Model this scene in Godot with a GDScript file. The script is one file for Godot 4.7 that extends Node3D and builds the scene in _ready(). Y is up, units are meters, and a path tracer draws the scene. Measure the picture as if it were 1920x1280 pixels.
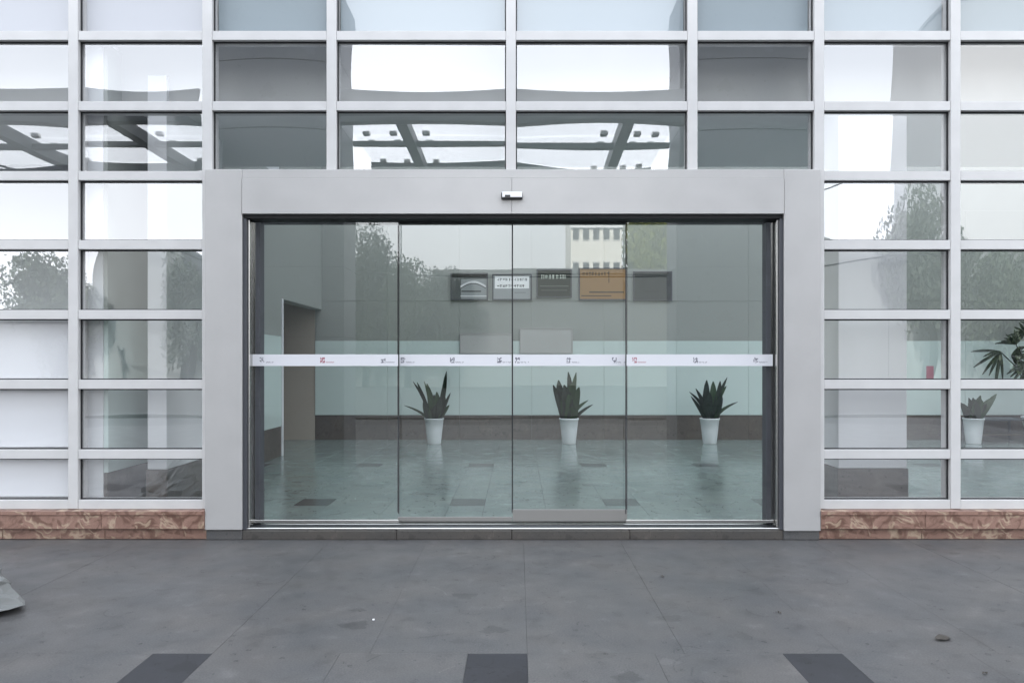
extends Node3D
# Entrance of a glazed lobby: aluminium curtain wall, automatic sliding doors, stone plinth, worn paving.
# x right, y up, z towards the street; the curtain wall's face is z = 0 and the lobby lies behind it (z < 0).

const EYE := 1.467
const PXM := 225.3            # picture pixels (of 1920) per metre on the plane z = 0, for laying out the facade grid
var rng := RandomNumberGenerator.new()
var M := {}
var box_cache := {}
var taken := {}

func fx(px: float) -> float: return (px - 970.0) / PXM
func fy(py: float) -> float: return EYE + (680.0 - py) / PXM

# ---------------------------------------------------------------- names, tags, placing
func numbered(called: String) -> String:
	if not taken.has(called):
		taken[called] = 0
		return called
	taken[called] += 1
	return "%s_%03d" % [called, taken[called]]

func tag(o: Node, label := "", category := "", group := "", kind := "") -> Node:
	if label != "": o.set_meta("label", label)
	if category != "": o.set_meta("category", category)
	if group != "": o.set_meta("group", group)
	if kind != "": o.set_meta("kind", kind)
	return o

func thing(called: String, at: Vector3, label: String, category: String, group := "", turn := 0.0) -> Node3D:
	var o := Node3D.new()
	o.name = numbered(called)
	add_child(o)
	o.position = at
	o.rotation.y = turn
	tag(o, label, category, group)
	return o

func setting(called: String, at := Vector3.ZERO) -> Node3D:
	var o := Node3D.new()
	o.name = numbered(called)
	add_child(o)
	o.position = at
	o.set_meta("kind", "structure")
	return o

func put(mesh: Mesh, called: String, m: Material, parent: Node, at := Vector3.ZERO) -> MeshInstance3D:
	var o := MeshInstance3D.new()
	o.mesh = mesh
	o.material_override = m
	o.name = numbered(called) if parent == self else called
	parent.add_child(o, true)
	o.position = at
	return o

func origin_of(n: Node) -> Vector3:
	var v := Vector3.ZERO
	while n != self and n is Node3D:
		v += (n as Node3D).position
		n = n.get_parent()
	return v

# a box given by its world extents, under an unrotated parent
func bx(parent: Node, called: String, x0: float, x1: float, y0: float, y1: float, z0: float, z1: float, m: Material, bevel := 0.003) -> MeshInstance3D:
	var s := Vector3(absf(x1 - x0), absf(y1 - y0), absf(z1 - z0))
	return put(chamfered(s, bevel), called, m, parent, Vector3((x0 + x1) / 2, (y0 + y1) / 2, (z0 + z1) / 2) - origin_of(parent))

# ---------------------------------------------------------------- mesh helpers
func tri(st: SurfaceTool, a: Vector3, b: Vector3, c: Vector3, n: Vector3) -> void:
	var flip := (b - a).cross(c - a).dot(n) > 0
	for p in ([a, c, b] if flip else [a, b, c]):
		st.set_normal(n)
		st.add_vertex(p)

func quad(st: SurfaceTool, a: Vector3, b: Vector3, c: Vector3, d: Vector3, n: Vector3) -> void:
	tri(st, a, b, c, n)
	tri(st, a, c, d, n)

func chamfered(s: Vector3, bevel: float) -> ArrayMesh:
	var key := "%.4f %.4f %.4f %.4f" % [s.x, s.y, s.z, bevel]
	if box_cache.has(key): return box_cache[key]
	var h := s / 2
	var b := minf(bevel, minf(h.x, minf(h.y, h.z)) * 0.5)
	var st := SurfaceTool.new()
	st.begin(Mesh.PRIMITIVE_TRIANGLES)
	var corner := func(sg: Vector3, axis: int) -> Vector3:
		var p := Vector3(sg.x * (h.x - b), sg.y * (h.y - b), sg.z * (h.z - b))
		p[axis] = sg[axis] * h[axis]
		return p
	for axis in 3:
		var u := (axis + 1) % 3
		var v := (axis + 2) % 3
		for side in [-1.0, 1.0]:
			var ps := []
			for k in [[-1, -1], [1, -1], [1, 1], [-1, 1]]:
				var sg := Vector3.ZERO
				sg[axis] = side; sg[u] = k[0]; sg[v] = k[1]
				ps.append(corner.call(sg, axis))
			var n := Vector3.ZERO
			n[axis] = side
			quad(st, ps[0], ps[1], ps[2], ps[3], n)
	if b > 0.0:
		for axis in 3:
			var u := (axis + 1) % 3
			var v := (axis + 2) % 3
			for su in [-1.0, 1.0]:
				for sv in [-1.0, 1.0]:
					var e0 := Vector3.ZERO
					var e1 := Vector3.ZERO
					e0[axis] = -1; e0[u] = su; e0[v] = sv
					e1[axis] = 1; e1[u] = su; e1[v] = sv
					var n := Vector3.ZERO
					n[u] = su; n[v] = sv
					quad(st, corner.call(e0, u), corner.call(e1, u), corner.call(e1, v), corner.call(e0, v), n.normalized())
		for sx in [-1.0, 1.0]:
			for sy in [-1.0, 1.0]:
				for sz in [-1.0, 1.0]:
					var sg := Vector3(sx, sy, sz)
					tri(st, corner.call(sg, 0), corner.call(sg, 1), corner.call(sg, 2), sg.normalized())
	box_cache[key] = st.commit()
	return box_cache[key]

# a pane: a sheet of glass, slightly pillowed and tilted as set glass is
func pane_mesh(w: float, h: float, bulge: float, tilt: Vector2, nx := 10, ny := 8) -> ArrayMesh:
	var st := SurfaceTool.new()
	st.begin(Mesh.PRIMITIVE_TRIANGLES)
	for j in ny + 1:
		for i in nx + 1:
			var u := float(i) / nx * 2 - 1
			var v := float(j) / ny * 2 - 1
			var f := (1 - u * u) * (1 - v * v)
			var dzdx := bulge * (-2 * u) * (1 - v * v) * 2 / w + tilt.x
			var dzdy := bulge * (-2 * v) * (1 - u * u) * 2 / h + tilt.y
			st.set_normal(Vector3(-dzdx, -dzdy, 1).normalized())
			st.set_uv(Vector2(u * 0.5 + 0.5, 0.5 - v * 0.5))
			st.add_vertex(Vector3(u * w / 2, v * h / 2, bulge * f + tilt.x * u * w / 2 + tilt.y * v * h / 2))
	for j in ny:
		for i in nx:
			var a := j * (nx + 1) + i
			for k in [a, a + nx + 1, a + 1, a + 1, a + nx + 1, a + nx + 2]:
				st.add_index(k)
	return st.commit()

# a flat printed sheet facing +z, with UVs
func sheet_mesh(w: float, h: float) -> ArrayMesh:
	return pane_mesh(w, h, 0.0, Vector2.ZERO, 1, 1)

# a rectangular ring (gasket or frame) of outer size w x h
func ring_mesh(w: float, h: float, t: float, depth: float) -> ArrayMesh:
	var st := SurfaceTool.new()
	st.begin(Mesh.PRIMITIVE_TRIANGLES)
	for a in [[Vector3(w, t, depth), Vector3(0, h / 2 - t / 2, 0)], [Vector3(w, t, depth), Vector3(0, -h / 2 + t / 2, 0)],
			[Vector3(t, h - 2 * t, depth), Vector3(-w / 2 + t / 2, 0, 0)], [Vector3(t, h - 2 * t, depth), Vector3(w / 2 - t / 2, 0, 0)]]:
		st.append_from(chamfered(a[0], 0.0008), 0, Transform3D(Basis(), a[1]))
	return st.commit()

# a surface of revolution about y from [radius, height] pairs
func lathe(profile: Array, seg := 28) -> ArrayMesh:
	var st := SurfaceTool.new()
	st.begin(Mesh.PRIMITIVE_TRIANGLES)
	st.set_smooth_group(0)
	for k in profile.size() - 1:
		for i in seg:
			var a0 := TAU * i / seg
			var a1 := TAU * (i + 1) / seg
			var p := func(q: Array, a: float) -> Vector3: return Vector3(cos(a) * q[0], q[1], sin(a) * q[0])
			var v00: Vector3 = p.call(profile[k], a0)
			var v01: Vector3 = p.call(profile[k], a1)
			var v10: Vector3 = p.call(profile[k + 1], a0)
			var v11: Vector3 = p.call(profile[k + 1], a1)
			for v in [v00, v10, v11, v00, v11, v01]:
				st.add_vertex(v)
	st.index()
	st.generate_normals()
	return st.commit()

# a tube through points with radii
func tube(st: SurfaceTool, pts: Array, rad: Array, seg := 6) -> void:
	var rings := []
	for k in pts.size():
		var d: Vector3 = (pts[mini(k + 1, pts.size() - 1)] - pts[maxi(k - 1, 0)]).normalized()
		var s := d.cross(Vector3.RIGHT if absf(d.x) < 0.8 else Vector3.UP).normalized()
		var t := d.cross(s)
		var r := []
		for i in seg:
			var a := TAU * i / seg
			r.append([pts[k] + (s * cos(a) + t * sin(a)) * rad[k], s * cos(a) + t * sin(a)])
		rings.append(r)
	for k in pts.size() - 1:
		for i in seg:
			var j := (i + 1) % seg
			for v in [rings[k][i], rings[k][j], rings[k + 1][j], rings[k][i], rings[k + 1][j], rings[k + 1][i]]:
				st.set_normal(v[1])
				st.add_vertex(v[0])

# a strap-shaped leaf along a curve of points; half widths, folded a little along its middle
func blade(st: SurfaceTool, pts: Array, half: Array, side: Vector3, fold := 0.25) -> void:
	for k in pts.size() - 1:
		var d: Vector3 = (pts[k + 1] - pts[k]).normalized()
		var up := side.cross(d).normalized()
		for s in [-1.0, 1.0]:
			var a: Vector3 = pts[k]
			var b: Vector3 = pts[k + 1]
			var a1: Vector3 = a + side * s * half[k] + up * half[k] * fold
			var b1: Vector3 = b + side * s * half[k + 1] + up * half[k + 1] * fold
			var n: Vector3 = (up - side * s * fold).normalized()
			quad(st, a, a1, b1, b, n)

# ---------------------------------------------------------------- materials
func col(r: float, g: float, b: float, a := 1.0) -> Color:
	var c := Color(r, g, b).linear_to_srgb()
	c.a = a
	return c

func mat(called: String, c: Color, rough := 0.6, metal := 0.0, spec := 0.5) -> StandardMaterial3D:
	var m := StandardMaterial3D.new()
	m.resource_name = called
	m.albedo_color = c
	m.roughness = rough
	m.metallic = metal
	m.metallic_specular = spec
	m.cull_mode = BaseMaterial3D.CULL_DISABLED
	M[called] = m
	return m

# coated architectural glass: a share of the light is mirrored, the rest passes
func coated(called: String, c: Color, share: float) -> ORMMaterial3D:
	var m := ORMMaterial3D.new()
	m.resource_name = called
	c.a = share
	m.albedo_color = c
	m.transparency = BaseMaterial3D.TRANSPARENCY_ALPHA
	var im := Image.create(4, 4, false, Image.FORMAT_RGB8)
	im.fill(Color(1, 0.0, 1))
	m.orm_texture = ImageTexture.create_from_image(im)
	m.cull_mode = BaseMaterial3D.CULL_DISABLED
	M[called] = m
	return m

func noise(freq: float, octaves := 4, sd := 1, kind := FastNoiseLite.TYPE_SIMPLEX_SMOOTH) -> FastNoiseLite:
	var n := FastNoiseLite.new()
	n.noise_type = kind
	n.frequency = freq
	n.fractal_octaves = octaves
	n.seed = sd
	return n

func triplanar(m: BaseMaterial3D, metres: float) -> void:
	m.uv1_triplanar = true
	m.uv1_world_triplanar = true
	m.uv1_scale = Vector3.ONE / metres

# worn grey stone paving: cloudy tone, fine grain, scuffs, specks and old stains
func paving_texture(size: int, sd: int, base: Vector3, wear: float) -> ImageTexture:
	var cloud := noise(0.006, 4, sd).get_seamless_image(size, size)
	var grain := noise(0.30, 3, sd + 5).get_seamless_image(size, size)
	var patch := noise(0.017, 5, sd + 9).get_seamless_image(size, size)
	cloud.convert(Image.FORMAT_L8); grain.convert(Image.FORMAT_L8); patch.convert(Image.FORMAT_L8)
	var a := cloud.get_data()
	var b := grain.get_data()
	var c := patch.get_data()
	var out := PackedByteArray()
	out.resize(size * size * 3)
	for i in size * size:
		var k := 1.0 + (a[i] / 255.0 - 0.5) * 0.09 * wear + (b[i] / 255.0 - 0.5) * 0.30 * wear
		var p := c[i] / 255.0
		if p > 0.66: k *= 1.0 - (p - 0.66) * 0.35 * wear
		if p < 0.32: k *= 1.0 + (0.32 - p) * 0.5 * wear
		var warm := (a[i] / 255.0 - 0.5) * 0.03 * wear
		out[i * 3] = clampi(int(base.x * k * (1 + warm) * 255), 0, 255)
		out[i * 3 + 1] = clampi(int(base.y * k * 255), 0, 255)
		out[i * 3 + 2] = clampi(int(base.z * k * (1 - warm) * 255), 0, 255)
	var im := Image.create_from_data(size, size, false, Image.FORMAT_RGB8, out)
	var r := RandomNumberGenerator.new()
	r.seed = sd
	var dot := func(x: float, y: float, f: float) -> void:
		var xi := posmod(int(x), size)
		var yi := posmod(int(y), size)
		var q := im.get_pixel(xi, yi)
		im.set_pixel(xi, yi, Color(q.r * f, q.g * f, q.b * f))
	for s in int(95 * wear):      # scuffs and scratches
		var p := Vector2(r.randf() * size, r.randf() * size)
		var ang := r.randf() * TAU
		var bend := r.randf_range(-0.05, 0.05)
		var f := r.randf_range(0.72, 0.9) if r.randf() < 0.6 else r.randf_range(1.08, 1.18)
		var wide := r.randi_range(1, 3)
		for k in int(r.randf_range(8, 70)):
			ang += bend
			p += Vector2.from_angle(ang)
			if r.randf() < 0.75:
				for w in wide: dot.call(p.x + (w % 2), p.y + w, f)
	for s in int(26 * wear):      # dried spills: uneven blots with a darker rim
		var c0 := Vector2(r.randf() * size, r.randf() * size)
		var rad := r.randf_range(5, 22)
		var f := r.randf_range(0.86, 0.94) if r.randf() < 0.6 else r.randf_range(1.05, 1.10)
		var ph := r.randf() * TAU
		for yy in range(-30, 31):
			for xx in range(-30, 31):
				var v := Vector2(xx, yy * 1.3)
				var edge := rad * (1.0 + 0.22 * sin(v.angle() * 3 + ph) + 0.12 * sin(v.angle() * 7 + ph * 2))
				var q := v.length() / edge
				if q < 1.0: dot.call(c0.x + xx, c0.y + yy, f if q < 0.86 else lerpf(f, 0.82, 0.6))
	for s in int(420 * wear):     # specks
		var p := Vector2(r.randf() * size, r.randf() * size)
		var f := r.randf_range(0.3, 0.75)
		var big := r.randi_range(1, 3)
		for k in r.randi_range(2, 8) * big: dot.call(p.x + r.randi_range(-big, big), p.y + r.randi_range(-big, big), f)
	im.generate_mipmaps()
	return ImageTexture.create_from_image(im)

# reddish brown veined marble
func marble_texture() -> ImageTexture:
	var w := 1024
	var h := 256
	var im := Image.create(w, h, false, Image.FORMAT_RGB8)
	var n1 := noise(0.006, 3, 21)
	var n2 := noise(0.009, 3, 33)
	var n3 := noise(0.018, 3, 44)
	var n4 := noise(0.2, 2, 50)
	for y in h:
		for x in w:
			var wx := x + n1.get_noise_2d(x, y) * 90.0
			var wy := y * 1.5 + n1.get_noise_2d(x + 700, y) * 90.0
			var base := n2.get_noise_2d(wx, wy) * 0.5 + 0.5
			var c := Vector3(0.56, 0.43, 0.395).lerp(Vector3(0.70, 0.56, 0.52), base)
			var d := n3.get_noise_2d(wx * 0.7 + 90, wy * 0.7)
			c = c.lerp(Vector3(0.42, 0.30, 0.26), clampf(d * 1.7, 0.0, 0.7))
			var vein := 1.0 - absf(n2.get_noise_2d(wx * 0.8 + 300, wy * 0.8 - x * 0.5))
			c = c.lerp(Vector3(0.86, 0.79, 0.71), clampf((vein - 0.78) * 4.0, 0.0, 0.62) * clampf(n1.get_noise_2d(x * 1.6, y + 55) * 5.0 + 0.4, 0.0, 1.0))
			var g := 1.0 + n4.get_noise_2d(x, y) * 0.12
			im.set_pixel(x, y, Color(c.x * g, c.y * g, c.z * g))
	im.generate_mipmaps()
	return ImageTexture.create_from_image(im)

func grain_texture(size: int, freq: float, lo: float, hi: float, sd: int) -> ImageTexture:
	var im := noise(freq, 4, sd).get_seamless_image(size, size)
	im.convert(Image.FORMAT_L8)
	var d := im.get_data()
	for i in d.size(): d[i] = int(lerpf(lo, hi, d[i] / 255.0) * 255)
	var o := Image.create_from_data(size, size, false, Image.FORMAT_L8, d)
	o.generate_mipmaps()
	return ImageTexture.create_from_image(o)

# small print: a square device and a line of tiny characters beside it
func print_mark(im: Image, x: int, y: int, c: Color, r: RandomNumberGenerator, s := 1) -> void:
	for j in 6:
		for i in 5:
			if r.randf() < 0.58: im.fill_rect(Rect2i(x + i * 2 * s, y + j * 2 * s, 2 * s, 2 * s), c)
	for k in 9:
		if r.randf() < 0.85: im.fill_rect(Rect2i(x + (12 + k * 2) * s, y + (9 + (k % 2)) * s, 2 * s - 1, 2 * s), c.lerp(Color(0.9, 0.9, 0.92), 0.15))

func make_materials() -> void:
	var alu := mat("aluminium", col(0.45, 0.444, 0.438), 0.5, 0.25, 0.5)
	alu.roughness_texture = grain_texture(256, 0.02, 0.72, 1.0, 3)
	alu.albedo_texture = grain_texture(512, 0.008, 0.975, 1.0, 4)
	triplanar(alu, 1.7)
	var fr := mat("frame_paint", col(0.55, 0.545, 0.54), 0.38, 0.0, 0.5)
	fr.albedo_texture = grain_texture(512, 0.010, 0.96, 1.0, 6)
	triplanar(fr, 1.3)
	mat("steel_bright", col(0.58, 0.57, 0.55), 0.25, 1.0)
	mat("rail_grey", col(0.20, 0.195, 0.185), 0.45)
	mat("reveal", col(0.055, 0.058, 0.068), 0.5)
	mat("gasket", col(0.016, 0.016, 0.018), 0.7)
	mat("dark_steel", col(0.075, 0.08, 0.09), 0.45)
	coated("window_glass", col(0.97, 0.98, 1.0), 0.24)
	coated("door_glass", col(0.95, 0.97, 0.96), 0.115)
	coated("spandrel_glass", col(0.97, 0.98, 1.0), 0.10)
	coated("clear_glass", col(0.95, 0.97, 0.96), 0.12)
	var i := 0
	for k in [0.985, 1.0, 1.012]:
		var p := mat("paving%d" % i, Color.WHITE, 0.62)
		p.albedo_texture = paving_texture(1024, 11 + i * 7, Vector3(0.322, 0.320, 0.320) * k, 1.15)
		p.roughness_texture = grain_texture(512, 0.015, 0.62, 1.0, 70 + i)
		triplanar(p, 3.1 + i * 0.7)
		p.uv1_offset = Vector3(0.37 * i, 0.2, 0.61 * i)
		i += 1
	var dk := mat("dark_paving", Color.WHITE, 0.6)
	dk.albedo_texture = paving_texture(512, 91, Vector3(0.165, 0.168, 0.185), 0.9)
	triplanar(dk, 2.0)
	var gr := mat("grout", col(0.085, 0.085, 0.085), 0.9)
	var asphalt := mat("asphalt", col(0.055, 0.055, 0.057), 0.9)
	asphalt.albedo_texture = grain_texture(512, 0.1, 0.6, 1.0, 81)
	triplanar(asphalt, 3.0)
	var marble := mat("marble", col(0.70, 0.70, 0.64), 0.4)
	marble.albedo_texture = marble_texture()
	triplanar(marble, 1.1)
	marble.uv1_scale = Vector3(1.0 / 1.9, 1.0 / 0.48, 1.0 / 1.9)
	var step := mat("step_stone", Color.WHITE, 0.6)
	step.albedo_texture = paving_texture(512, 131, Vector3(0.27, 0.258, 0.245), 1.2)
	triplanar(step, 1.3)
	# interior
	var fl := mat("lobby_tile", Color.WHITE, 0.22)
	fl.albedo_texture = paving_texture(512, 151, Vector3(0.485, 0.545, 0.528), 0.9)
	fl.roughness_texture = grain_texture(256, 0.03, 0.6, 1.0, 155)
	triplanar(fl, 2.6)
	var fd := mat("lobby_tile_dark", Color.WHITE, 0.16)
	fd.albedo_texture = paving_texture(512, 161, Vector3(0.24, 0.25, 0.26), 0.5)
	triplanar(fd, 2.0)
	mat("glass_panel", col(0.60, 0.715, 0.68), 0.14)
	mat("wall_upper", col(0.32, 0.345, 0.32), 0.4)
	mat("wall_white", col(0.74, 0.76, 0.77), 0.5)
	mat("wall_beige", col(0.42, 0.38, 0.32), 0.6)
	var wn := mat("wainscot", Color.WHITE, 0.35)
	wn.albedo_texture = paving_texture(512, 171, Vector3(0.36, 0.335, 0.31), 0.8)
	triplanar(wn, 1.6)
	mat("notice_grey", col(0.46, 0.47, 0.45), 0.6)
	mat("ceiling_white", col(0.78, 0.78, 0.77), 0.8)
	mat("pot_white", col(0.72, 0.76, 0.77), 0.3)
	mat("soil", col(0.05, 0.04, 0.03), 0.95)
	var lf := mat("leaf_dark", col(0.017, 0.040, 0.024), 0.4)
	lf.albedo_texture = grain_texture(128, 0.06, 0.55, 1.0, 201)
	triplanar(lf, 0.35)
	mat("leaf_green", col(0.022, 0.058, 0.020), 0.42)
	mat("spandrel_blue", col(0.26, 0.31, 0.335), 0.5)
	mat("spandrel_grey", col(0.32, 0.33, 0.36), 0.5)
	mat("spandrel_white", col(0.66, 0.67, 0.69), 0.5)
	mat("print_black", col(0.03, 0.03, 0.035), 0.6)
	mat("white_plastic", col(0.80, 0.81, 0.83), 0.4)
	mat("black_plastic", col(0.02, 0.02, 0.022), 0.35)
	mat("pink", col(0.55, 0.27, 0.32), 0.6)
	mat("wood", col(0.10, 0.08, 0.055), 0.5)
	# outside, behind the viewer
	var cl := mat("cladding", Color.WHITE, 0.5)
	cl.albedo_texture = paving_texture(512, 181, Vector3(0.50, 0.51, 0.53), 0.4)
	triplanar(cl, 3.0)
	mat("frosted", col(0.72, 0.76, 0.76), 0.6)
	M.frosted.backlight_enabled = true
	M.frosted.backlight = Color(0.8, 0.84, 0.84)
	mat("canopy_grey", col(0.50, 0.51, 0.53), 0.5)
	mat("render_white", col(0.78, 0.76, 0.70), 0.8)
	mat("render_grey", col(0.13, 0.14, 0.14), 0.8)
	mat("render_pale", col(0.45, 0.46, 0.47), 0.8)
	mat("window_dark", col(0.05, 0.055, 0.06), 0.6)
	mat("tree_leaf0", col(0.034, 0.052, 0.026), 0.7)
	mat("tree_leaf1", col(0.026, 0.038, 0.022), 0.7)
	mat("tree_leaf2", col(0.19, 0.22, 0.05), 0.7)
	mat("bark", col(0.09, 0.07, 0.055), 0.9)
	mat("sack", col(0.19, 0.197, 0.193), 0.5)
	M.sack.backlight_enabled = true
	M.sack.backlight = Color(0.2, 0.2, 0.2)
	mat("dead_leaf", col(0.055, 0.048, 0.04), 0.7)

# ---------------------------------------------------------------- the curtain wall
const MULLIONS := [-366.0, -115.0, 136.0, 387.5, 621.0, 958.0, 1299.0, 1537.0, 1793.0, 2046.0, 2300.0]
const TRANSOMS := [-328.0, -197.0, -66.0, 66.0, 198.0, 329.0, 458.5, 589.5, 720.5, 851.5, 946.0]

func build_facade() -> void:
	var b := thing("glass_building", Vector3(0, 0, 0), "silver aluminium and glass curtain wall with rows of wide panes on a reddish marble plinth", "building")
	var hw := 9.2 / PXM
	var top := fy(-337)
	var sill := fy(954)
	for i in MULLIONS.size():
		var x := fx(MULLIONS[i])
		var low := sill if (MULLIONS[i] < 400 or MULLIONS[i] > 1500) else fy(337)
		if MULLIONS[i] > 1500 and MULLIONS[i] < 1600 or MULLIONS[i] > 380 and MULLIONS[i] < 400: low = sill
		bx(b, "mullion", x - hw, x + hw, low, top, -0.15, 0.0, M.frame_paint, 0.003)
	for i in MULLIONS.size() - 1:
		var x0 := fx(MULLIONS[i]) + hw
		var x1 := fx(MULLIONS[i + 1]) - hw
		var over_door: bool = MULLIONS[i] > 380 and MULLIONS[i] < 1500
		for j in TRANSOMS.size():
			if over_door and j > 5: continue
			var y := fy(TRANSOMS[j])
			bx(b, "transom", x0 + 0.0008, x1 - 0.0008, y - 8.6 / PXM, y + 8.6 / PXM, -0.145, -0.004, M.frame_paint, 0.0025)
			if j == TRANSOMS.size() - 1 or (over_door and j == 5): continue
			var yb := fy(TRANSOMS[j + 1]) + 8.6 / PXM
			var yt := y - 8.6 / PXM
			var w := x1 - x0
			var h := yt - yb
			var white_backed := i == 1 and j >= 7  # lower panes of this column are backed with white panels
			var spandrel := j == 2 or white_backed
			var at := Vector3((x0 + x1) / 2, (yb + yt) / 2, -0.055)
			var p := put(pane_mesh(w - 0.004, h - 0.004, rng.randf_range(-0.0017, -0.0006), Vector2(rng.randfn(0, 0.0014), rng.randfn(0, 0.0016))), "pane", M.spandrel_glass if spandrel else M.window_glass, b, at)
			put(ring_mesh(w - 0.001, h - 0.001, 0.009, 0.016), "gasket", M.gasket, p, Vector3(0, 0, 0.009))
			if spandrel:
				bx(b, "spandrel_panel", x0 + 0.01, x1 - 0.01, yb + 0.01, yt - 0.01, -0.13, -0.115, M.spandrel_white if white_backed else (M.spandrel_grey if i < 3 else M.spandrel_blue), 0.002)
	# plinth: marble slabs with a thin ledge
	for run in [[fx(-380), fx(388)], [fx(1535), fx(2310)]]:
		var n := 4
		var w: float = (run[1] - run[0]) / n
		for k in n:
			var x0: float = run[0] + w * k
			bx(b, "plinth_slab", x0 + 0.001, x0 + w - 0.001, fy(989), fy(963), -0.2, 0.055 + rng.randf_range(-0.001, 0.001), M.marble, 0.004)
			bx(b, "plinth_base", x0 + 0.001, x0 + w - 0.001, 0.0, fy(989) - 0.002, -0.2, 0.0 + rng.randf_range(-0.001, 0.001), M.marble, 0.004)
			bx(b, "plinth_cap", x0 + 0.001, x0 + w - 0.001, fy(963), fy(955), -0.2, 0.066, M.marble, 0.003)

func build_doors() -> void:
	var d := thing("sliding_door", Vector3(fx(962), 0.082, 0), "wide automatic glass sliding door with silver surround and white strip across it", "door")
	# surround
	bx(d, "jamb_panel", fx(388), fx(457), fy(991), fy(320), -0.32, 0.05, M.aluminium, 0.004)
	bx(d, "jamb_panel", fx(1467), fx(1535), fy(993), fy(320), -0.32, 0.05, M.aluminium, 0.004)
	bx(d, "head_rail", fx(457) + 0.001, fx(1467) - 0.001, fy(337) + 0.002, fy(320), -0.30, 0.046, M.aluminium, 0.003)
	bx(d, "header_box", fx(457) + 0.004, fx(959.6), fy(403), fy(337), -0.30, 0.056, M.aluminium, 0.002)
	bx(d, "header_box", fx(960.0), fx(1467) - 0.004, fy(403), fy(337), -0.30, 0.0565, M.aluminium, 0.002)
	bx(d, "shadow_gap_strip", fx(457) + 0.002, fx(1467) - 0.002, fy(410), fy(403) - 0.001, -0.28, 0.02, M.gasket, 0.001)  # black strip paints in the shadow gap under the header
	for s in [0, 1]:
		var e := fx(457) if s == 0 else fx(1467)
		var g := 1.0 if s == 0 else -1.0
		bx(d, "reveal_lining", e + g * 0.0005, e + g * 0.030, 0.085, fy(411), -0.30, 0.03, M.reveal, 0.001)
		bx(d, "chrome_strip", e + g * 0.031, e + g * 0.044, 0.10, fy(412), -0.10, 0.0, M.steel_bright, 0.002)
		bx(d, "side_stile", e + g * 0.045, e + g * 0.088, 0.10, fy(411), -0.24, -0.13, M.reveal, 0.002)
	# sensor
	var se := bx(d, "sensor", fx(940), fx(980), fy(377), fy(365), 0.057, 0.09, M.black_plastic, 0.005)
	bx(se, "sensor_cover", fx(942), fx(979), fy(374), fy(364), 0.0895, 0.096, M.white_plastic, 0.002)
	bx(se, "sensor_lens", fx(947), fx(957), fy(374), fy(370), 0.0962, 0.098, M.black_plastic, 0.001)
	# leaves: two fixed, two sliding
	var r := RandomNumberGenerator.new()
	r.seed = 77
	var leaves := [[466.0, 745.0, -0.075, "fixed_leaf"], [741.0, 960.0, -0.135, "sliding_leaf"], [961.0, 1180.0, -0.135, "sliding_leaf"], [1176.0, 1456.0, -0.075, "fixed_leaf"]]
	var marks := [[485, 600, 715], [751, 845, 938], [970, 1068, 1160], [1192, 1308, 1422]]
	for k in 4:
		var L: Array = leaves[k]
		var x0 := fx(L[0])
		var x1 := fx(L[1])
		var z: float = L[2]
		var yb := fy(980)
		var yt := fy(411)
		var leaf := put(pane_mesh(x1 - x0, yt - yb, 0.0, Vector2(r.randfn(0, 0.0006), r.randfn(0, 0.0006)), 4, 6), L[3], M.door_glass, d, Vector3((x0 + x1) / 2, (yb + yt) / 2, z) - d.position)
		bx(leaf, "bottom_rail", x0, x1, yb - 0.012, yb + (0.012 if L[3] == "fixed_leaf" else (0.022 if k == 1 else 0.085)), z - 0.018, z + 0.018, M.steel_bright if L[3] == "fixed_leaf" else M.rail_grey, 0.002)
		if L[3] == "sliding_leaf":
			bx(leaf, "top_hanger", x0, x1, yt - 0.008, yt, z - 0.012, z + 0.012, M.gasket, 0.001)
		for e in [x0, x1]:
			bx(leaf, "edge_seal", e - 0.0035, e + 0.0035, yb + 0.06, yt - 0.01, z - 0.006, z + 0.006, M.gasket, 0.001)
		# the white warning strip with its printed marks
		var w := x1 - x0 - 0.012
		var px_per_m := 512.0
		var im := Image.create(int(w * px_per_m), 50, false, Image.FORMAT_RGB8)
		im.fill(Color(0.80, 0.805, 0.825))
		for q in marks[k]:
			var red: bool = q == 600 or q == 1192
			print_mark(im, int(clampf((fx(q) - x0) * px_per_m - 12, 2, im.get_width() - 62)), 13, Color(0.60, 0.38, 0.42) if red else Color(0.42, 0.42, 0.46), r, 2)
		im.generate_mipmaps()
		var sm := mat("strip%d" % k, Color.WHITE, 0.45)
		sm.albedo_texture = ImageTexture.create_from_image(im)
		var strip := put(chamfered(Vector3(w, fy(664) - fy(686), 0.002), 0.0), "warning_strip", M.white_plastic, leaf, Vector3(0, (fy(664) + fy(686)) / 2 - (yb + yt) / 2, 0.005))
		put(sheet_mesh(w, fy(664) - fy(686)), "strip_print", sm, strip, Vector3(0, 0, 0.0022))
	# threshold: a low stone step with two steel rails
	var st := setting("step")
	var edges := [fx(388.5), fx(457), fx(744), fx(960), fx(1180), fx(1467), fx(1534.5)]
	for k in edges.size() - 1:
		bx(st, "step_slab", edges[k] + 0.001, edges[k + 1] - 0.001, 0.0, 0.080, -0.34, 0.03 + 0.003 * (k % 2), M.step_stone if k > 0 and k < 5 else M.paving1, 0.006)
	bx(d, "floor_rail", fx(459), fx(1465), 0.0805, 0.098, -0.005, 0.022, M.steel_bright, 0.004)
	bx(d, "floor_rail", fx(459), fx(1465), 0.0805, 0.090, -0.20, -0.17, M.steel_bright, 0.003)
	bx(d, "floor_guide", fx(459), fx(1465), 0.0805, 0.084, -0.165, -0.006, M.dark_steel, 0.001)

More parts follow.
